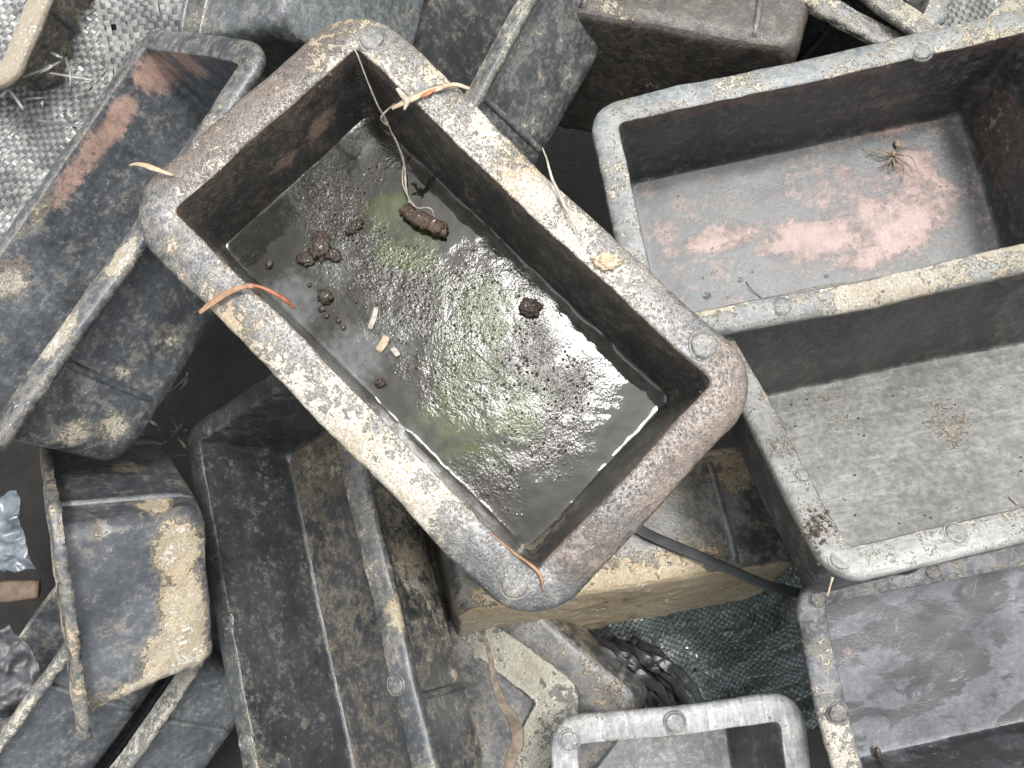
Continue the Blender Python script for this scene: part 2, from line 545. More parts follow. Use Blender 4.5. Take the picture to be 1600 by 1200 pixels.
TR['B'] = make_mould('dry mould with pink pigment stains and a dead spider on its floor', POSE['B'],
    mould_mat('mould_plastic_pink', 2, wet=.15, smear_sheen_k=.3, dustc=(.125, .142, .146), pink=(.25, .155, .125), mud=(.075, .05, .04)), res=.0028, seed=12,
    lv={'rim': (.42, 0, 0, .8), 'in': (.07, .26, .34, .3), 'fl': (.06, .36, 0, .52), 'out': (.2, 0, 0, .2), 'base': (.1, 0, 0, .2)},
    patches=[(1130, 370, (46, 16, 20), 1, .8, 'fl'), (1260, 370, (56, 24, 20), 1, .85, 'fl'), (1390, 350, (48, 34, 20), 1, .8, 'fl'), (1340, 320, (110, 70, 20), 1, .50, 'fl'), (1450, 320, (40, 40, 20), 1, .6, 'fl'), (1430, 260, (26, 26, 20), 1, .7, 'fl'), (1320, 270, (14, 26, 20), 1, .55, 'fl'), (1360, 400, (34, 14, 10), 1, .7, 'fl'),
             (1080, 240, (30, 10, 10), 1, .6, 'fl'), (1400, 200, (60, 8, 10), 1, .65, 'fl'),
             (1150, 165, (50, 10, 9), 1, .66, 'y+'), (1420, 150, (40, 10, 12), 1, .5, 'y+'), (1300, 215, (80, 12, 8), 1, .5, 'y+'), (1560, 220, 40, 0, .35, 'x+'), (1560, 220, 60, 2, .6, 'x+'),
             (960, 270, 34, 0, .72, 'rim'), (1150, 130, 26, 0, .66, 'rim'), (1380, 440, 60, 0, .62, 'rim'), (1300, 90, 60, 0, -.12, 'rim')],
    discs=[(1441, 80, .85), (1222, 480, .85)])
TR['C'] = make_mould('pale dusty mould with grit on its floor, propped on another rim', POSE['C'],
    mould_mat('mould_plastic_dusty', 3, wet=.3, dustc=(.185, .187, .172), mud=(.05, .042, .036), cem=(.30, .27, .215), dust_scale=12, speck=.1, blot=.05, smear_sheen_k=.45), L=.36, W=.2, res=.0028, seed=13,
    lv={'rim': (.30, 0, 0, .85), 'in': (.0, 0, .46, .12), 'fl': (.02, 0, 0, .74), 'out': (.1, 0, 0, .1), 'base': (.1, 0, 0, .2)},
    patches=[(1300, 640, 30, 0, .36, 'fl'), (1480, 660, 26, 0, .42, 'fl'),
             (1275, 830, 16, 0, .62, 'rim'), (1280, 825, 14, 2, .6, 'rim'), (1275, 835, 12, 1, .5, 'rim'), (1210, 690, 25, 2, .4, 'rim')],
    discs=[(1315, 873, .95), (1495, 833, .9), (1253, 742, .6)])
TR['D'] = make_mould('mould with dark damp blotches on its grey floor, one seed inside', POSE['D'],
    mould_mat('mould_plastic_blotched', 4, wet=.35, dustc=(.125, .13, .148), dust_scale=24, speck=.6, blot=.92, smear_sheen_k=.25, smear_sheen_c=.22, bt=.475), res=.0028, seed=14,
    lv={'rim': (.22, 0, 0, .5), 'in': (.0, 0, 0, .42), 'fl': (-.2, 0, 0, .62), 'out': (.1, 0, 0, .1), 'base': (.1, 0, 0, .2)},
    patches=[(1320, 1170, 30, 0, .55, 'rim'), (1290, 1010, 16, 0, .5, 'rim'), (1400, 970, (70, 12, 10), 3, -.2, 'fl'), (1480, 1000, (50, 26, 10), 3, -.22, 'fl'), (1325, 1015, 7, 1, .42, 'fl')],
    discs=[(1278, 937, .8), (1310, 1115, .9), (1458, 893, .75)])
TR['E'] = make_mould('grey mould with short rim end poking up beside the torn sack', POSE['E'],
    mould_mat('mould_plastic_clean', 5, wet=.55, dustc=(.20, .205, .205), speck=.4), res=.003, seed=15,
    lv={'rim': (.14, 0, 0, .85), 'in': (.05, 0, 0, .25), 'fl': (.1, 0, 0, .45), 'out': (.1, 0, 0, .1), 'base': (.1, 0, 0, .2)},
    patches=[(900, 1190, (8, 6, 20), 1, .6, 'y+')], discs=[(890, 1158, .95), (1055, 1130, .95)])
TR['F'] = make_mould('tilted mould with salmon pigment inside, beside the checked woven sack', POSE['F'],
    mould_mat('mould_plastic_salmon', 6, wet=.5, speck=.9, dustc=(.13, .145, .16), pink=(.29, .18, .135), cem=(.42, .35, .24)), res=.0028, seed=16,
    lv={'rim': (.24, 0, .25, .4), 'in': (.04, .03, 0, .46), 'fl': (.04, .03, 0, .5), 'out': (.15, 0, 0, .30), 'base': (.2, 0, 0, .2)},
    patches=[(250, 105, (30, 22, 24), 1, .95, 'y+'), (175, 200, (44, 20, 14), 1, .95, 'y+'), (285, 100, 24, 1, .9, 'x+'), (110, 285, (36, 20, 10), 1, .7, 'y+'), (20, 430, (24, 20, 14), 1, .5, 'y+'),
             (15, 440, 20, 0, .6, 'y+'), (60, 330, (30, 20, 10), 0, .6, 'y+'), (60, 450, (70, 30, 30), 3, .6, 'y+'), (40, 600, (50, 30, 30), 3, .55, 'fl'),
             (185, 400, (24, 12, 10), 0, .95, 'rim'), (100, 520, (26, 10, 10), 0, .85, 'rim'), (330, 180, (20, 10, 10), 0, .7, 'rim'),
             (265, 530, 16, 0, .62, 'Y-'), (190, 585, 10, 0, .75, 'Y-'), (180, 670, 14, 0, .7, 'Y-'), (120, 680, 12, 0, .6, 'Y-'), (270, 430, 30, 0, -.2, 'Y-')])
TR['G'] = make_mould('short mould standing on its side with thick tan cement on its edge', POSE['G'],
    mould_mat('mould_plastic_caked', 7, wet=.4, speck=.9, plastic=(.026, .028, .033), cem=(.50, .41, .275), pale=(.60, .52, .38)), L=.22, W=.16, res=.0026, seed=17, crust=.0022,
    lv={'rim': (.52, 0, 0, .5), 'in': (.1, 0, 0, .3), 'fl': (.1, 0, 0, .3), 'out': (.05, 0, 0, .42), 'base': (.6, 0, 0, .3)},
    patches=[(285, 870, (16, 34, 20), 0, 1, 'X+'), (290, 960, (20, 50, 20), 0, 1, 'X+'), (280, 1060, (20, 44, 28), 0, 1, 'X+'), (215, 1085, (16, 14, 40), 0, .75, 'X+'), (245, 785, (16, 16, 16), 0, .95, 'Y+'), (200, 725, (14, 16, 12), 0, .7, 'Y+'), (160, 830, 10, 0, .6, 'X+')])
TR['H'] = make_mould('big dark mould tipped over, its floor crease and brown wall exposed', POSE['H'],
    mould_mat('mould_plastic_dark', 8, wet=.6, plastic=(.019, .021, .023), dustc=(.10, .11, .11), cem=(.40, .33, .22), mud=(.10, .08, .055), speck=.8), L=.34, res=.0026, seed=18,
    lv={'rim': (.32, 0, .1, .4), 'in': (.04, 0, 0, .30), 'fl': (.12, 0, .40, .3), 'out': (.28, 0, 0, .15), 'base': (.2, 0, 0, .2)},
    patches=[(500, 720, 40, 0, .5, 'fl'), (510, 700, 60, 2, .8, 'fl'), (620, 960, (20, 12, 10), 0, .9, 'rim'), (640, 880, 40, 0, .56, 'Y-'), (690, 920, 40, 0, .55, 'Y-'), (700, 1120, 40, 0, -.2, 'Y-'), (700, 1100, 40, 3, .6, 'Y-'), (715, 1050, 8, 0, .9, 'Y-'), (755, 1150, 9, 0, 1, 'Y-'),
             (650, 1120, 40, 0, -.2, 'rim'), (400, 640, 40, 0, -.3, 'rim'), (320, 900, 200, 0, -.25, 'rim')],
    discs=[(321, 671, .9), (353, 972, .9), (383, 1160, .9), (617, 1070, .9)])
TR['I'] = make_mould('mould on its side under the water filled one, tan crust along its base', POSE['I'],
    mould_mat('mould_plastic_tan', 9, wet=.45, plastic=(.026, .027, .025), cem=(.47, .37, .225), pale=(.58, .49, .34)), res=.003, seed=19, crust=.0022,
    lv={'rim': (.5, 0, .2, .3), 'in': (.1, 0, 0, .2), 'fl': (.1, 0, 0, .2), 'out': (.22, 0, .3, .2), 'base': (1., 0, 0, .3)},
    patches=[(980, 900, (110, 40, 30), 0, .85, 'Y-'), (1080, 870, (50, 30, 22), 0, .7, 'Y-'), (1150, 740, 24, 0, .6, 'Y-'), (1130, 790, 30, 3, .7, 'Y-'), (800, 950, 50, 0, .8, 'Y-'), (720, 920, 50, 0, .55, 'X-')])
TR['J'] = make_mould('mould whose rim corner is caked in pale grey cement', POSE['J'],
    mould_mat('mould_plastic_pale', 10, wet=.15, cem=(.47, .45, .36), pale=(.64, .62, .53)), L=.2, W=.115, RW=.030, res=.0026, seed=20, crust=.0026,
    lv={'rim': (.70, 0, 0, .5), 'in': (.2, 0, .3, .1), 'fl': (.1, 0, 0, .1), 'out': (.55, 0, 0, .2), 'base': (.2, 0, 0, .2)})
TR['P'] = make_mould('tilted mould with speckled rib wall, above the water filled one', POSE['P'],
    mould_mat('mould_plastic_speckled', 11, wet=.25, speck=.8, plastic=(.024, .026, .027), cem=(.36, .335, .24)), res=.003, seed=21,
    lv={'rim': (.52, 0, 0, .4), 'in': (.1, 0, 0, .1), 'fl': (.1, 0, 0, .1), 'out': (.28, 0, 0, .3), 'base': (.2, 0, 0, .2)},
    patches=[(890, 120, 16, 0, .6, 'Y-'), (835, 200, 14, 0, .6, 'Y-'), (845, 120, 10, 0, .6, 'Y-'), (900, 30, 14, 0, .5, 'Y-')])
TR['M'] = make_mould('mould with a long tan rim next to the checked woven sack', POSE['M'],
    mould_mat('mould_plastic_beige', 12, wet=.1, cem=(.44, .37, .27), pale=(.50, .44, .34)), res=.0034, seed=22,
    lv={'rim': (.72, 0, 0, .5), 'in': (.2, 0, .2, .3), 'fl': (.2, 0, 0, .3), 'out': (.38, 0, .3, .4), 'base': (.2, 0, 0, .2)})
TR['S1'] = make_mould('dark mould with a flaky pale rim, beside the caked short mould', POSE['S1'],
    mould_mat('mould_plastic_flaky', 13, wet=.15, plastic=(.03, .034, .04), cem=(.46, .42, .32)), res=.0034, seed=23,
    lv={'rim': (.50, .05, 0, .4), 'in': (.2, 0, 0, .3), 'fl': (.1, 0, 0, .3), 'out': (.05, 0, 0, .4), 'base': (.2, 0, 0, .2)})
TR['S2'] = make_mould('mould wedged lowest, its ribbed wall showing below the caked short mould', POSE['S2'],
    mould_mat('mould_plastic_low', 14, wet=.15, plastic=(.03, .034, .04), cem=(.45, .42, .33)), res=.0034, seed=24,
    lv={'rim': (.52, 0, 0, .4), 'in': (.1, 0, 0, .3), 'fl': (.1, 0, 0, .3), 'out': (.06, 0, 0, .42), 'base': (.2, 0, 0, .2)})
TR['Q'] = make_mould('brown stained mould on its side behind the pink stained one', POSE['Q'],
    mould_mat('mould_plastic_brown', 15, wet=.2, plastic=(.032, .030, .027), dustc=(.085, .075, .062), cem=(.33, .26, .16), mud=(.06, .05, .038)), L=.24, res=.0034, seed=25,
    lv={'rim': (.3, 0, .2, .4), 'in': (.1, 0, 0, .3), 'fl': (.1, 0, 0, .3), 'out': (.12, 0, .58, .2), 'base': (.15, 0, .5, .2)},
    patches=[(960, 20, 24, 0, .5, 'Y-'), (930, 40, 16, 3, .9, 'Y-')])
TR['O'] = make_mould('upturned wet mould showing its smooth grey underside', POSE['O'],
    mould_mat('mould_plastic_bluish', 16, wet=.9, smear_sheen_k=.35, dustc=(.13, .15, .152)), res=.0034, seed=26,
    lv={'rim': (.2, 0, .1, .4), 'in': (.1, 0, 0, .3), 'fl': (.1, 0, 0, .3), 'out': (.12, 0, .1, .3), 'base': (.16, 0, .12, .7)})
TR['R1'] = make_mould('mould with a ragged cement clotted rim tucked behind the pink stained one', POSE['R1'],
    mould_mat('mould_plastic_clotted', 17, wet=.25, cem=(.45, .40, .30), pale=(.62, .59, .5)), res=.0034, seed=27, crust=.003,
    lv={'rim': (.6, 0, 0, .6), 'in': (.2, 0, .3, .3), 'fl': (.2, 0, .3, .3), 'out': (.1, 0, .3, .2), 'base': (.2, 0, 0, .2)})
TR['R2'] = make_mould('mould nested against the cement clotted rim, only its rim edge showing', POSE['R2'],
    mould_mat('mould_plastic_nested', 18, wet=.25, cem=(.40, .36, .26)), res=.004, seed=28,
    lv={'rim': (.4, 0, .2, .5), 'in': (.1, 0, .2, .3), 'fl': (.2, 0, .3, .3), 'out': (.2, 0, 0, .2), 'base': (.2, 0, 0, .2)})
TR['K'] = make_mould('half buried short mould with a tan patch, beside the pale caked corner', POSE['K'],
    mould_mat('mould_plastic_buried', 19, wet=.3, cem=(.45, .35, .24)), L=.2, res=.0034, seed=29,
    lv={'rim': (.3, 0, 0, .4), 'in': (.1, 0, 0, .3), 'fl': (.1, 0, 0, .3), 'out': (.25, 0, 0, .4), 'base': (.3, 0, 0, .4)},
    patches=[(950, 1080, 18, 0, .75, 'base')])
#@@SMALL
# ------------------------------------------------------------ sweeps and lumps
def spline(pts, n):
    p = np.array([list(q) for q in pts], float)
    p = np.vstack([2 * p[0] - p[1], p, 2 * p[-1] - p[-2]])
    out = []
    seg = len(p) - 3
    for t in np.linspace(0, seg - 1e-6, n):
        i = int(t); f = t - i
        a, b, c, d = p[i:i + 4]
        out.append(.5 * ((2 * b) + (c - a) * f + (2 * a - 5 * b + 4 * c - d) * f * f + (3 * b - a - 3 * c + d) * f ** 3))
    return np.array(out)

def sweep(pts, w, h, n=24, sides=8, up=(0, 0, 1), twist=0., jit=0., seed=0):
    c = spline(pts, n)
    if jit:
        c = c + np.stack([fbm(c * 90, seed + j) for j in range(3)], 1) * jit
    t = np.gradient(c, axis=0)
    t /= np.linalg.norm(t, axis=1)[:, None] + 1e-12
    s = np.cross(t, np.array(up, float)); s /= np.linalg.norm(s, axis=1)[:, None] + 1e-9
    u = np.cross(s, t)
    k = np.linspace(0, 1, n)
    ww = np.interp(k, np.linspace(0, 1, len(w)), w) if hasattr(w, '__len__') else np.full(n, w)
    hh = np.interp(k, np.linspace(0, 1, len(h)), h) if hasattr(h, '__len__') else np.full(n, h)
    an = np.linspace(0, 2 * np.pi, sides, endpoint=False)
    V = []
    for i in range(n):
        a = twist * k[i]
        s2 = s[i] * math.cos(a) + u[i] * math.sin(a)
        u2 = -s[i] * math.sin(a) + u[i] * math.cos(a)
        for q in an:
            V.append(c[i] + s2 * math.cos(q) * ww[i] / 2 + u2 * math.sin(q) * hh[i] / 2)
    F = []
    for i in range(n - 1):
        for j in range(sides):
            a, b = i * sides + j, i * sides + (j + 1) % sides
            F.append((a, b, b + sides, a + sides))
    F.append(tuple(range(sides))[::-1])
    F.append(tuple(range((n - 1) * sides, n * sides)))
    return np.array(V), F

def strip(name, pts, w, h, mat, label=None, cat=None, group=None, parent=None, **kw):
    V, F = sweep(pts, w, h, **kw)
    if parent is None:
        c = V.mean(0)
        o = mesh_obj(name, V - c, F, mat)
        o.location = c.tolist()
        tag(o, label, cat, group)
    else:
        o = mesh_obj(name, V, F, mat, parent)
    return o

_ico = {}
def ico(sub=3):
    if sub not in _ico:
        import bmesh
        bm = bmesh.new()
        bmesh.ops.create_icosphere(bm, subdivisions=sub, radius=1)
        bm.verts.ensure_lookup_table()
        _ico[sub] = (np.array([v.co[:] for v in bm.verts]), [tuple(v.index for v in f.verts) for f in bm.faces])
        bm.free()
    return _ico[sub]

def lump(size, seed, sub=3, rough=.35, freq=1.6):
    V, F = ico(sub)
    r = 1 + rough * fbm(V * freq, seed) + rough * .35 * fbm(V * freq * 4, seed + 3)
    return V * r[:, None] * np.array(size), F

def clod(name, loc, size, mat, seed, label, cat, group=None, rz=0., **kw):
    V, F = lump(size, seed, **kw)
    o = mesh_obj(name, V, F, mat)
    o.location = tuple(loc)
    o.rotation_euler = (0, 0, rz)
    return tag(o, label, cat, group)

def many(name, items, mat, label, sub=1):              # uncountable crumbs: one object
    V, F, n = [], [], 0
    for k, (p, s) in enumerate(items):
        v, f = lump((s, s * .8, s * .6), 100 + k, sub, .4)
        V.append(v + np.array(list(p)))
        F += [tuple(i + n for i in q) for q in f]
        n += len(v)
    o = mesh_obj(name, np.vstack(V), F, mat)
    return tag(o, label, None, None, 'stuff')

# ------------------------------------------------------------ water in the top mould
A, B, C_, D_, I_, H_ = (TR[k] for k in 'ABCDIH')
WL = .027
def water_mat():
    t = NT('murky_water')
    v = t.co()
    at = t.n('ShaderNodeAttribute', attribute_name='film')
    sep = t.n('ShaderNodeSeparateColor')
    t.t.links.new(at.outputs['Color'], sep.inputs[0])
    big = t.noise(v, 45, 6, .6)
    fin = t.noise(v, 620, 3, .55)
    med = t.noise(v, 230, 3, .5, .3)
    al = t.step(t.math('ADD', sep.outputs[0], t.math('ADD', t.math('MULTIPLY', t.math('SUBTRACT', big, .5), 1.6), t.math('MULTIPLY', t.math('SUBTRACT', t.noise(v, 120, 6, .7), .5), 1.2))), .30, 1.0)
    fm = t.step(t.math('ADD', sep.outputs[1], t.math('MULTIPLY', t.math('SUBTRACT', med, .5), .8)), .25, .9)
    col = t.mix(al, (.010, .0095, .006), (.034, .048, .010))
    col = t.mix(t.math('MULTIPLY', t.step(fin, .5, .62), sep.outputs[2]), col, (.060, .050, .034))
    col = t.mix(fm, col, (.075, .080, .078))
    vo = t.n('ShaderNodeTexVoronoi')
    t.t.links.new(v, vo.inputs['Vector'])
    vo.inputs['Scale'].default_value = 430
    sc_ = t.n('ShaderNodeSeparateColor')
    t.t.links.new(vo.outputs['Color'], sc_.inputs[0])
    gate = t.step(t.math('ADD', sc_.outputs[0], t.math('MULTIPLY', sep.outputs[2], .55)), 1.0, 1.25)
    dome = t.math('MULTIPLY', t.step(vo.outputs['Distance'], .42, 0.), gate)
    h = t.math('ADD', t.math('MULTIPLY', dome, .9), t.math('MULTIPLY', t.math('ADD', t.math('MULTIPLY', fin, .9), t.math('MULTIPLY', med, .7)), t.math('MULTIPLY', t.math('ADD', sep.outputs[2], .03), t.step(big, .30, .62))))
    nrm = t.bump(h, .0004)
    return t.out(col, t.fmix(fm, .02, .16), nrm, IOR=1.3)
wm = water_mat()
def build_water():
    ai, bi = L0 / 2 - RWA, W0 / 2 - RWA
    tt = WL / H0
    a, b = ai - DR + DR * tt + .0008, bi - DR + DR * tt + .0008
    rs = []
    ds = np.concatenate([np.linspace(b - .0005, .003, 34), [.0018, .0009, 0]])
    for d in ds:
        r = ring(a - d, b - d, max(.007 - d, .0003), 0, 130, 64, 8)
        r[:, 2] = .0007 * math.exp(-d / .0011) * np.clip(.5 + 1.2 * fbm(r * 60, 12), 0, 1.4)
        rs.append(r)
    n = len(rs[0])
    V = np.vstack(rs)
    ii = np.arange(len(rs) * n).reshape(len(rs), n)
    q = np.stack([ii[:-1], np.roll(ii[:-1], -1, 1), np.roll(ii[1:], -1, 1), ii[1:]], -1).reshape(-1, 4).tolist()
    q.append(ii[0].tolist()[::-1])
    V[:, 2] += .00012 * fbm(V * 160, 4)
    o = mesh_obj('water', V, q, wm)
    o.matrix_world = Matrix.Translation(A.T + A.R @ Vector((0, 0, -H0 + WL))) @ A.R.to_4x4()
    F = np.zeros((len(V), 4)); F[:, 3] = 1
    jit = fbm(V * 40, 7)
    def put(px, py, r, ch, st):
        c = A.loc(px, py, 2, -H0 + WL)
        d = np.linalg.norm((V - np.array([c[0], c[1], 0]))[:, :2], axis=1) / (r / 1000) + .3 * jit
        F[:, ch] = np.maximum(F[:, ch], st * sstep(0, 1, np.clip(1.3 - d, 0, 1)))
    for px, py, r, s in ((612, 330, 22, .75), (645, 385, 24, .75), (750, 490, 34, .8), (730, 570, 34, .6), (810, 640, 30, .75), (710, 650, 30, .75), (740, 690, 30, .6)):
        put(px, py, r, 0, s)
    for px, py, r, s in ((450, 470, 24, .7), (560, 560, 26, .7), (520, 420, 20, .5), (640, 690, 12, .6), (480, 330, 20, .35), (620, 520, 22, .5)):
        put(px, py, r, 1, s)
    for px, py, r, s in ((520, 320, 28, .75), (560, 400, 32, .8), (640, 460, 34, .9), (740, 480, 36, .85), (820, 560, 34, 1), (880, 600, 26, 1), (720, 600, 30, .75), (850, 680, 30, .7), (760, 750, 26, .6), (600, 260, 18, .5), (640, 560, 20, .4)):
        put(px, py, r, 2, s)
    at = o.data.attributes.new('film', 'FLOAT_COLOR', 'POINT')
    at.data.foreach_set('color', F.astype(np.float32).ravel())
    return tag(o, 'murky green brown water standing in the top mould', None, None, 'structure')
build_water()
def wat(px, py, dz=0.):
    return A.w(px, py, 2, -H0 + WL + dz)
rng = random.Random(5)
items = []
for k in range(420):
    cx, cy, sx = rng.choice(((520, 330, 45), (560, 400, 60), (640, 450, 70), (740, 490, 70), (850, 580, 50), (870, 600, 45), (720, 600, 60), (830, 670, 60), (760, 740, 40), (540, 480, 50)))
    x, y = cx + rng.gauss(0, sx), cy + rng.gauss(0, sx)
    p = A.loc(x, y, 2, -H0 + WL)
    if abs(p[0]) < .112 and abs(p[1]) < .052:
        items.append((wat(x, y, 0), rng.choice((.0002, .00026, .0003, .0004, .0007))))
bubm = NT('bubble_film').out((.10, .10, .085), .06, None, IOR=1.4)
V_, F_, n_ = [], [], 0
iv, if_ = ico(1)
for p, s in items:
    V_.append(iv * np.array([s, s, s * .7]) + np.array(list(p)))
    F_ += [tuple(i + n_ for i in q) for q in if_]
    n_ += len(iv)
tag(mesh_obj('foam_bubbles', np.vstack(V_), F_, bubm), 'tiny bubbles floating on the murky water', None, None, 'stuff')

# ------------------------------------------------------------ things in and on the top mould
mudm = simple('wet_mud', (.022, .014, .009), (.06, .042, .027), 300, .45, 700, .0018, Coat_Weight=.35)
for k, (px, py, sz, lb) in enumerate((
        (478, 405, (.0050, .0036, .0024), 'small wet mud clod low in the clod cluster on the water'),
        (498, 385, (.0085, .0056, .0034), 'largest wet mud clod in the cluster on the water'),
        (521, 399, (.0046, .0036, .0024), 'round wet mud clod beside the largest clod on the water'),
        (553, 355, (.0055, .003, .0025), 'flat wet mud clod between the clod cluster and the bark chunk'),
        (508, 464, (.0042, .004, .0032), 'lone dark mud clod with droplets trailing off it'),
        (594, 599, (.0030, .0026, .002), 'small crumbly mud clod past the pale chips'),
        (420, 413, (.0026, .002, .0018), 'tiny mud clod floating by the tan crusted rim'),
        (828, 481, (.0062, .0052, .004), 'dark rounded seed pod half sunk near the inner wall'))):
    clod('seed_pod' if k == 7 else 'mud_clod', wat(px, py, sz[2] * .45), sz, mudm, 40 + k, lb, 'seed' if k == 7 else 'mud', None if k == 7 else 'mud clods on the water', rz=k * 1.3, rough=.5, freq=3.8, sub=4)
for k, (px, py, r) in enumerate(((503, 483, 2.4), (510, 494, 1.8), (529, 500, 2.0), (536, 512, 1.8), (484, 445, 1.6), (556, 470, 1.6))):
    clod('mud_crumb', wat(px, py, .0006), (r / 1000, r / 1300, r / 1600), mudm, 60 + k, 'small wet crumb floating beside the lone dark clod', 'mud', 'crumbs by the lone clod', rz=k, sub=2)
barkm = simple('wet_bark', (.028, .017, .011), (.09, .055, .035), 260, .5, 600, .002, Coat_Weight=.3)
V, F = sweep([wat(630, 326, .003), wat(650, 342, .004), wat(675, 352, .004), wat(698, 364, .003)], (.005, .0095, .0075, .0105, .0075, .0095, .006), (.004, .007, .0055, .007, .005, .0065, .004), 44, 14, jit=.0012, seed=3)
V = V + np.stack([fbm(V * 330, 9 + j) for j in range(3)], 1) * .0026
c_ = V.mean(0)
bk = mesh_obj('bark_chunk', V - c_, F, barkm); bk.location = c_.tolist()
tag(bk, 'brown ringed bark chunk floating with a fibre tangled round it', 'bark')
fibm = simple('dry_fibre', (.22, .19, .15), (.42, .37, .30), 220, .8, 600, .0004)
rf = bpy.data.objects.new('root_fibre', None); link(rf)
rf.location = A.w(556, 78, 2, .002)
tag(rf, 'thin pale root fibre hanging from the rim corner into the water', 'fibre')
def rel(pts, o):
    return [Vector(list(p)) - o.location for p in pts]
strip('strand', rel([A.w(512, 72, 2, .004), A.w(552, 76, 2, .004), A.w(568, 110, 2, -.004), A.w(582, 145, 2, -.016), A.w(600, 182, 2, -.03), A.w(618, 220, 2, -.044), A.w(632, 258, 2, -.05), A.w(634, 290, 2, -.052), A.w(640, 318, 2, -.050)], rf), (.0005, .0008, .001, .0011, .0014, .001), (.0005, .0007, .0007), fibm, parent=rf, n=60, sides=6, jit=.0010, seed=2)
strip('strand', rel([A.w(616, 215, 2, -.042), A.w(630, 250, 2, -.048), A.w(629, 290, 2, -.052), A.w(648, 322, 2, -.048), A.w(672, 326, 2, -.047), A.w(680, 340, 2, -.050)], rf), (.0012, .0009, .0006), .0007, fibm, parent=rf, n=40, sides=5, jit=.0012, seed=6)
strip('strand', rel([A.w(575, 130, 2, -.012), A.w(596, 176, 2, -.029), A.w(606, 196, 2, -.034), A.w(596, 183, 2, -.026), A.w(622, 158, 2, -.02)], rf), (.0006, .002, .0009), .0006, fibm, parent=rf, n=30, sides=5, jit=.0008, seed=8)
chm = simple('pale_chip', (.20, .185, .16), (.38, .35, .30), 300, .6, 500, .0005)
chm2 = simple('tan_chip', (.25, .19, .12), (.36, .29, .20), 300, .6, 500, .0005)
for (a_, b_, w_, mt, nm, lb) in (((588, 480), (578, 514), .0038, chm, 'chip', 'long whitish chip floating flat on the water'), ((604, 525), (590, 549), .0055, chm2, 'chip', 'broad tan chip floating beside the whitish one'), ((612, 543), (622, 556), .004, chm, 'chip', 'small ragged white chip at the tip of the tan chip')):
    strip(nm, [wat(*a_, .0008), wat((a_[0] + b_[0]) / 2 + 1, (a_[1] + b_[1]) / 2, .0012), wat(*b_, .0008)], (w_ * .8, w_, w_ * .85), .0009, mt, lb, 'chip', n=8, sides=8, jit=.0006, seed=int(w_ * 1e4))
redm = simple('red_leaf', (.16, .035, .018), (.34, .13, .055), 150, .55, 400, .0004)
lf = bpy.data.objects.new('dry_leaf', None); link(lf); lf.location = A.w(345, 465, 2, .003)
tag(lf, 'orange brown dry leaf blade bent over the tan crusted rim', 'leaf')
strip('blade', rel([A.w(311, 488, 2, .0015), A.w(335, 470, 2, .0035), A.w(362, 454, 2, .0045), A.w(384, 446, 2, .0055), A.w(398, 449, 2, .004), A.w(408, 466, 2, -.010)], lf), (.0022, .0036, .003, .0026, .0024, .001), .0006, simple('orange_leaf', (.16, .085, .042), (.33, .20, .115), 120, .6, 400, .0005), parent=lf, n=30, sides=8, jit=.0005)
strip('tip', rel([A.w(386, 446, 2, .0055), A.w(405, 448, 2, .004), A.w(428, 458, 2, .001), A.w(447, 470, 2, -.003), A.w(461, 482, 2, -.008)], lf), (.003, .0016, .002, .0022, .0012), .0006, redm, parent=lf, n=24, sides=6)
tanl = simple('tan_leaf', (.24, .18, .11), (.44, .36, .25), 140, .7, 400, .0006)
strip('dry_leaf_tip', [A.w(201, 258, 2, .004), A.w(215, 256, 2, .007), A.w(238, 262, 2, .005), A.w(272, 274, 2, .002)], (.0008, .002, .003, .0012), .0006, tanl, 'curled tan leaf tip sticking out over the muddy rim corner', 'leaf', n=20, sides=8, jit=.0006)
ll = bpy.data.objects.new('leaf_litter', None); link(ll); ll.location = A.w(650, 148, 2, .002)
tag(ll, 'scraps of pale and orange leaf lying across the rim by the root fibre', 'leaf')
for k, (pts, w_, mt) in enumerate(((((612, 168), (632, 158), (652, 150), (676, 138), (706, 132), (734, 140)), (.002, .004, .003, .002), tanl), (((655, 152), (668, 146), (690, 134)), (.001, .0026, .001), redm), (((622, 138), (636, 156), (634, 172)), (.002, .004, .001), fibm))):
    strip('scrap', rel([A.w(x, y, 2, .0022 + .0012 * (i % 2)) for i, (x, y) in enumerate(pts)], ll), w_, .0008, mt, parent=ll, n=22, sides=6, jit=.0012, seed=k)
strip('pale_fibre', [A.w(848, 230, 2, .004), A.w(856, 262, 2, .003), A.w(872, 300, 2, .0025), A.w(884, 325, 2, .003), A.w(898, 352, 2, .0025), A.w(912, 380, 2, .002)], (.0006, .0014, .002, .0012, .0006), .0008, fibm, 'pale split fibre lying along the wet white crusted rim', 'fibre', n=40, sides=6, jit=.0012, seed=3)
strip('stem_bit', [A.w(762, 830, 2, .0012), A.w(800, 862, 2, .0016), A.w(826, 880, 2, .003), A.w(842, 897, 2, .003), A.w(849, 922, 2, .0015)], (.0009, .0014, .0018, .0008), .0013, simple('stem', (.14, .07, .035), (.30, .17, .09), 200, .6), 'thin brown stem curving round the inner rim corner by the round disc', 'stem', n=36, sides=6, jit=.0006)
V, F = lump((.0065, .0042, .0016), 77, 4, .6, 3.2)
o = mesh_obj('cement_clod', V, F, simple('tan_cement', (.30, .22, .13), (.52, .43, .29), 200, .55, 600, .0014, Coat_Weight=.4)); o.location = A.w(948, 408, 2, .0012)
tag(o, 'tan cement clod stuck on the wet rim above the inner wall', 'cement')
cr = []
for k in range(70):
    x = rng.uniform(250, 500); y = 290 - (x - 225) * .78 + rng.gauss(0, 12)
    cr.append((A.w(x + 20, y + 24, 2, -.0006), rng.choice((.0007, .001, .0014, .002))))
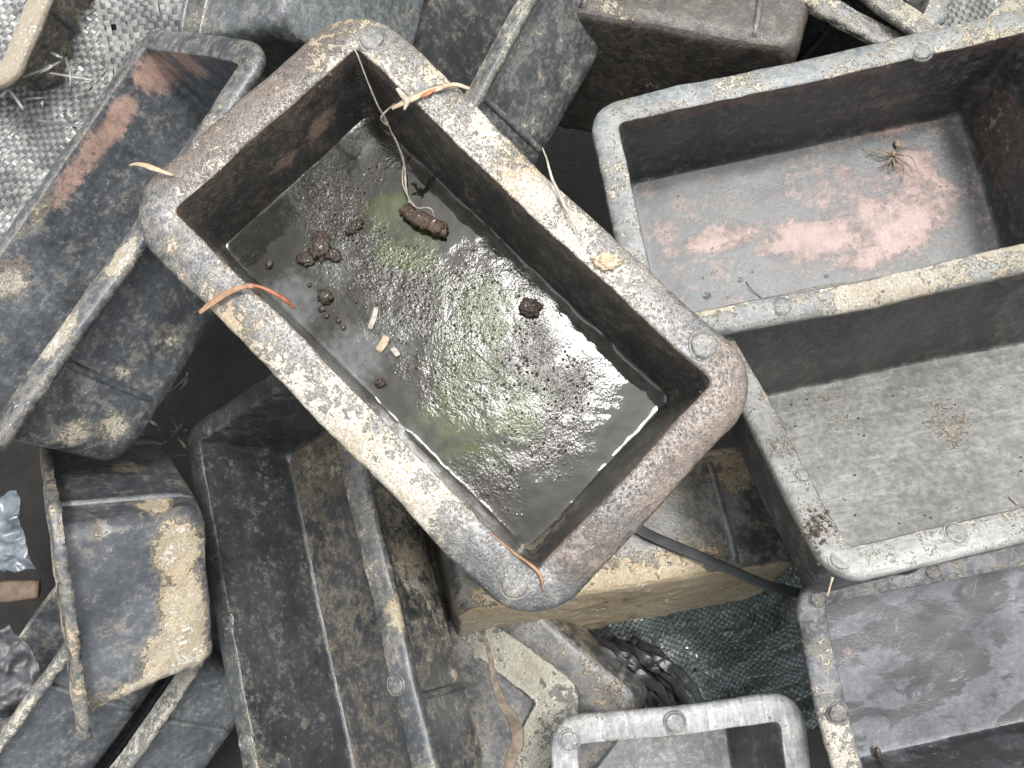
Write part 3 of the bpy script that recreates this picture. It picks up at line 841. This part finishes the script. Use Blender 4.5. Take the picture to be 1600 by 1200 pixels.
for k in range(40):
    t = rng.random()
    cr.append((A.w(1135 - 150 * t + rng.gauss(-12, 10), 600 + 180 * t + rng.gauss(0, 10), 2, -.0006), rng.choice((.0005, .0007, .001))))
many('mud_crumbs', cr, mudm, 'brown mud crumbs sprinkled on the wet rim')

# ------------------------------------------------------------ pink stained mould: spider and droplets
spm = simple('spider_shell', (.16, .10, .06), (.36, .27, .19), 400, .6, 900, .0002)
sp = bpy.data.objects.new('spider', None); link(sp)
fl = lambda px, py, h=0.: B.w(px, py, 2, -H0 + h)
sp.location = fl(1402, 238)
tag(sp, 'dead brown spider with curled legs on the pink stained floor', 'spider')
def part_lump(name, at, size, seed, rz):
    V, F = lump(size, seed, 3, .12)
    o = mesh_obj(name, V, F, spm, sp); o.location = Vector(list(at)) - sp.location; o.rotation_euler = (0, 0, rz)
part_lump('abdomen', fl(1402, 224, .0018), (.0021, .0032, .0016), 3, -.2)
part_lump('head', fl(1397, 240, .002), (.0021, .0026, .0016), 4, .1)
legs = (((1392, 240), (1375, 232), (1352, 246)), ((1393, 243), (1376, 240), (1346, 232)), ((1398, 236), (1420, 222), (1444, 234)), ((1399, 240), (1424, 246), (1436, 270)),
        ((1399, 244), (1418, 256), (1430, 280)), ((1398, 247), (1412, 262), (1410, 284)), ((1395, 247), (1398, 262), (1386, 272)), ((1394, 246), (1384, 258), (1372, 262)))
for k, ((a, b), (c, d), (e, f)) in enumerate(legs):
    strip('leg', [Vector(list(p)) - sp.location for p in (fl(a, b, .003), fl((a + c) / 2, (b + d) / 2, .0075), fl(c, d, .0065), fl(e, f, .0007))], (.0012, .0011, .0008, .0003), (.0012, .0011, .0008, .0003), spm, parent=sp, n=16, sides=6)
drop = NT('clear_droplet').out((.8, .82, .82), .02, None, IOR=1.33, Transmission_Weight=1.)
for k, (px, py, r) in enumerate(((1105, 462, 3.0), (1157, 437, 2.0), (1137, 465, 1.3), (1113, 427, 1.2), (1175, 425, 1.1), (1098, 434, 1.3), (1292, 431, 1.5))):
    V, F = ico(3)
    V = V * np.array([r, r * .85, r * .55]) / 1000
    o = mesh_obj('water_droplet', V, F, drop); o.location = fl(px, py, r * .0003); o.rotation_euler = (0, 0, k)
    tag(o, 'largest clear water droplet on the floor of the pink stained mould' if k == 0 else 'small clear droplet on the floor of the pink stained mould', 'droplet', None if k == 0 else 'small droplets in the pink stained mould')
strip('thin_root', [fl(1166, 440, .001), fl(1174, 452, .002), fl(1184, 460, .001), fl(1190, 466, .001)], .0006, .0006, simple('dark_root', (.05, .04, .03), (.09, .07, .05)), 'tiny curved dark root beside the droplets in the pink stained mould', 'root', n=16, sides=5)

# ------------------------------------------------------------ grit, seed, straw
fc = lambda px, py, h=0.: C_.w(px, py, 2, -H0 + h)
gi_ = [(fc(rng.uniform(1230, 1600), rng.uniform(600, 830), .0004), rng.choice((.0003, .0004, .0005, .0009))) for k in range(45)]
many('dark_grit', [g_ for g_ in gi_], simple('grit', (.012, .011, .010), (.03, .027, .022)), 'dark grit scattered on the floor of the dusty mould')
strip('straw_bit', [fc(1577, 776, .001), fc(1590, 788, .0012)], .0016, .0012, fibm, 'pale straw bit on the dusty gritty floor', 'straw', n=6, sides=6)
clod('brown_seed', D_.w(1372, 1176, 2, -H0 + .005), (.0022, .0042, .002), barkm, 88, 'small brown seed resting in the dark blotched mould', 'seed', rz=.2, rough=.1)
strip('straw_twig', [C_.w(1301, 902, 2, -.003), C_.w(1297, 916, 2, -.006), C_.w(1293, 932, 2, -.009)], (.0016, .0011, .0007), .001, tanl, 'short straw twig dangling off the rim corner of the dusty mould', 'straw', n=12, sides=6)
many('bark_crumbs', [(C_.w(1262 + rng.gauss(12, 10), 822 + rng.gauss(8, 20), 2, .0012), rng.choice((.0006, .0009, .0013))) for k in range(60)], barkm, 'rusty bark crumbs on the rim of the dusty mould')

# ------------------------------------------------------------ strap and palm leaf
strm = simple('black_rubber', (.012, .013, .014), (.028, .030, .031), 90, .65, 300, .0004)
bi_ = -(W0 / 2 - RW0 + .003)
strip('rubber_strap', [I_.w(985, 818, 1, bi_ - .001), I_.w(1015, 836, 1, bi_), I_.w(1080, 864, 1, bi_), I_.w(1150, 894, 1, bi_ - .003), I_.w(1200, 915, 1, bi_ - .004), I_.w(1260, 930, 1, bi_ - .004)], (.0085, .008, .0075, .008), .0007, strm, 'black flat rubber strap lying across the tan crusted mould', 'strap', n=40, sides=10, up=tuple(I_.R @ Vector((0, -1, 0))))
pz_ = .212
strip('palm_leaf', [wpt(752, 985, .225), wpt(763, 1020, .222), wpt(774, 1065, .216), wpt(792, 1110, .212), wpt(806, 1140, .21), wpt(800, 1180, .21), wpt(790, 1230, .21)], (.001, .003, .005, .0065, .009, .008, .006), (.0006, .001, .0012), simple('dry_palm', (.075, .058, .043), (.19, .15, .11), 110, .85, 260, .0012), 'dry brown palm leaf strip lying beside the pale caked rim corner', 'leaf', n=70, sides=10, jit=.0035, seed=4)

# ------------------------------------------------------------ woven sacks, taped weave built strand by strand
def tape_mat(name, c1, c2, wetv=.2):
    t = NT(name)
    v = t.co()
    f = t.noise(v, 28, 8, .75)
    g_ = t.noise(v, 500, 4, .6)
    return t.out(t.mix(t.step(f, .3, .7), c1, c2), .45, t.bump(g_, .0004), Coat_Weight=wetv)

def sack(name, label, org, ud, vd, nu, nv, pitch, m1, m2, seed, fold=.012, gap=.08, curve=None):
    root = bpy.data.objects.new(name, None); link(root)
    root.location = tuple(org)
    tag(root, label, 'sack')
    ud = np.array(ud, float); ud /= np.linalg.norm(ud)
    vd = np.array(vd, float); vd -= ud * (vd @ ud); vd /= np.linalg.norm(vd)
    nn = np.cross(ud, vd)
    def S(u, v):
        p = np.stack([u, v, np.zeros_like(u)], 1)
        w_ = fbm(p * 14, seed) * fold + fbm(p * np.array([30, 55, 1]), seed + 1) * fold * .35
        if curve is not None:
            w_ = w_ + curve(u, v)
        du = fbm(p * 22, seed + 5) * .004
        dv = fbm(p * 22, seed + 6) * .004
        return (u + du)[:, None] * ud + (v + dv)[:, None] * vd + w_[:, None] * nn
    r_ = random.Random(seed)
    for which, mt in ((0, m1), (1, m2)):
        V, F, n = [], [], 0
        na, nb = (nu, nv) if which == 0 else (nv, nu)
        for a in range(na):
            b = 0
            while b < nb:
                ln = r_.randint(8, 40)
                if r_.random() < gap:
                    b += r_.randint(2, 6); continue
                e = min(nb, b + ln)
                ts = np.arange(b, e + .01, .5)
                off = (a - na / 2) * pitch + r_.gauss(0, pitch * .06)
                half = pitch * r_.uniform(.42, .5)
                al = (ts - nb / 2) * pitch
                hgt = .0005 * np.cos(math.pi * (ts + a + which)) + r_.gauss(0, .0001)
                for sd_ in (-1, 1):
                    u, v = (np.full_like(al, off + sd_ * half), al) if which == 0 else (al, np.full_like(al, off + sd_ * half))
                    V.append(S(u, v) + hgt[:, None] * nn)
                k = len(ts)
                for i in range(k - 1):
                    F.append((n + i, n + i + 1, n + k + i + 1, n + k + i))
                n += 2 * k
                b = e + (r_.randint(0, 2) if r_.random() < gap * 2 else 0)
        o = mesh_obj('warp_tapes' if which == 0 else 'weft_tapes', np.vstack(V), F, mt, root)
        o['kind'] = 'stuff'
    return root, S
wt = tape_mat('white_tape', (.07, .071, .064), (.32, .325, .30))
gt = tape_mat('grey_tape', (.035, .037, .038), (.13, .135, .135))
gt2 = tape_mat('dark_tape', (.012, .012, .012), (.05, .05, .05))
grn = tape_mat('green_tape', (.006, .022, .019), (.10, .14, .125), .6)
so_ = wpt(-8, 120, .205)
sack('woven_sack', 'black and white checked woven sack rumpled between two tilted moulds', so_, (.82, -.57, -.22), (.57, .82, .02), 46, 92, .0036, wt, gt, 3, .014, .09)
for k in range(14):
    x, y = rng.uniform(20, 150), rng.uniform(80, 190)
    dx, dy = rng.gauss(0, 22), rng.gauss(0, 22)
    tm_ = rng.choice((wt, gt, wt))
    strip('loose_tape', [wpt(x, y, .222), wpt(x + dx, y + dy, .228), wpt(x + dx * 1.7 + rng.gauss(0, 6), y + dy * 1.7, .224)], .0024, .0004, tm_, 'frayed loose white tape sticking out of the checked woven sack' if tm_ is wt else 'frayed loose dark tape sticking out of the checked woven sack', 'tape', 'loose white tapes of the checked sack' if tm_ is wt else 'loose dark tapes of the checked sack', n=14, sides=6, twist=rng.uniform(-1, 1))
sack('woven_sack', 'frayed strip of checked woven sack behind the salmon stained mould', wpt(345, 5, .215), (1, .1, .05), (-.1, 1, .25), 46, 24, .0040, wt, gt, 8, .010, .22)
sack('woven_sack', 'grey white woven sack scrap behind the pink stained mould', wpt(1560, 0, .20), (1, .2, 0), (-.2, 1, .1), 38, 26, .0040, wt, gt, 13, .008, .12)
sack('woven_sack', 'dark green woven sack crushed in the gap below the rubber strap', wpt(1120, 1030, .085), (1, .3, .15), (-.3, 1, .3), 64, 60, .0027, gt2, grn, 21, .020, .22, curve=lambda u, v: -6 * np.maximum(0, u - .03) ** 2)
filmm = simple('black_film', (.010, .010, .011), (.035, .036, .038), 70, .28, 200, .0008)
for k in range(11):
    x0, y0 = 880 + k * 11 + rng.gauss(0, 5), 1000 + rng.gauss(0, 6)
    strip('torn_film', [wpt(x0, y0, .10), wpt(x0 + 45, y0 + 28 + rng.gauss(0, 6), .125), wpt(x0 + 85, y0 + 62, .12), wpt(x0 + 110 + rng.gauss(0, 8), y0 + 108, .11)], (.006, .011, .009, .003), .0012, filmm, 'torn shred of shiny black film in the gap by the dark green sack', 'film', 'black film shreds', n=24, sides=8, jit=.004, seed=k, twist=rng.uniform(-.8, .8))
for k in range(12):
    x0, y0 = rng.uniform(235, 300), rng.uniform(580, 720)
    a = rng.uniform(0, 6.28); l_ = rng.uniform(25, 60)
    tm_ = rng.choice((fibm, gt, tanl, gt))
    cn_ = 'pale' if tm_ is fibm else 'tan' if tm_ is tanl else 'dark grey'
    strip('dry_strand', [wpt(x0, y0, .06), wpt(x0 + l_ * .5 * math.cos(a) + 4, y0 + l_ * .5 * math.sin(a), .09), wpt(x0 + l_ * math.cos(a), y0 + l_ * math.sin(a), .07)], (.0012, .003, .001), .0006, tm_, cn_ + ' dry strand caught in the dark gap beside the caked short mould', 'fibre', cn_ + ' strands in the dark gap', n=14, sides=6)

# ------------------------------------------------------------ scraps at the left edge and top
def sheet(name, org, ud, vd, su, sv, mat, label, cat, seed, amp, n=50, freq=30, th=.0006):
    ud = np.array(ud, float); ud /= np.linalg.norm(ud)
    vd = np.array(vd, float); vd -= ud * (vd @ ud); vd /= np.linalg.norm(vd)
    nn = np.cross(ud, vd)
    g_ = np.linspace(-.5, .5, n)
    u, v = (x.ravel() for x in np.meshgrid(g_ * su, g_ * sv))
    p = np.stack([u, v, np.zeros_like(u)], 1)
    w_ = (1 - 3 * np.abs(fbm(p * freq * 1.6, seed))) * amp + (1 - 3 * np.abs(fbm(p * freq * 3.3, seed + 3))) * amp * .45
    edge = 1 + .18 * fbm(p * 40, seed + 8)
    P = (u * edge)[:, None] * ud + (v * edge)[:, None] * vd + w_[:, None] * nn
    ii = np.arange(n * n).reshape(n, n)
    f = np.stack([ii[:-1, :-1], ii[:-1, 1:], ii[1:, 1:], ii[1:, :-1]], -1).reshape(-1, 4)
    o = mesh_obj(name, P, f, mat)
    md = o.modifiers.new('thick', 'SOLIDIFY'); md.thickness = th
    o.location = tuple(org)
    return tag(o, label, cat)
sheet('plastic_bag', wpt(0, 835, .06), (1, .2, .1), (-.2, 1, .2), .05, .065, simple('bag_film', (.05, .06, .07), (.14, .16, .18), 60, .25, 200, .0008, Coat_Weight=.5), 'crumpled bluish grey plastic bag beside the caked short mould', 'bag', 4, .010, freq=14)
sheet('rubber_scrap', wpt(5, 1050, .06), (1, .5, .1), (-.5, 1, .2), .06, .07, simple('ribbed_rubber', (.02, .021, .023), (.07, .072, .075), 60, .4, 200, .0008), 'rumpled black rubber scrap beside the flaky pale rim', 'scrap', 9, .008, freq=18)
strip('wood_offcut', [wpt(-30, 935, .075), wpt(10, 925, .075), wpt(62, 922, .07)], (.016, .018, .015), .010, simple('brown_wood', (.06, .042, .028), (.15, .105, .068), 70, .7, 260, .001), 'brown wood offcut under the bluish plastic bag', 'wood', n=14, sides=10, jit=.002)
strip('wood_scrap', [wpt(226, -40, .19), wpt(222, 20, .195), wpt(214, 75, .20)], (.02, .019, .016), .009, simple('reddish_wood', (.10, .06, .045), (.20, .13, .10), 70, .7, 260, .001), 'short reddish brown slat standing behind the checked woven sack', 'wood', n=14, sides=10, jit=.002)
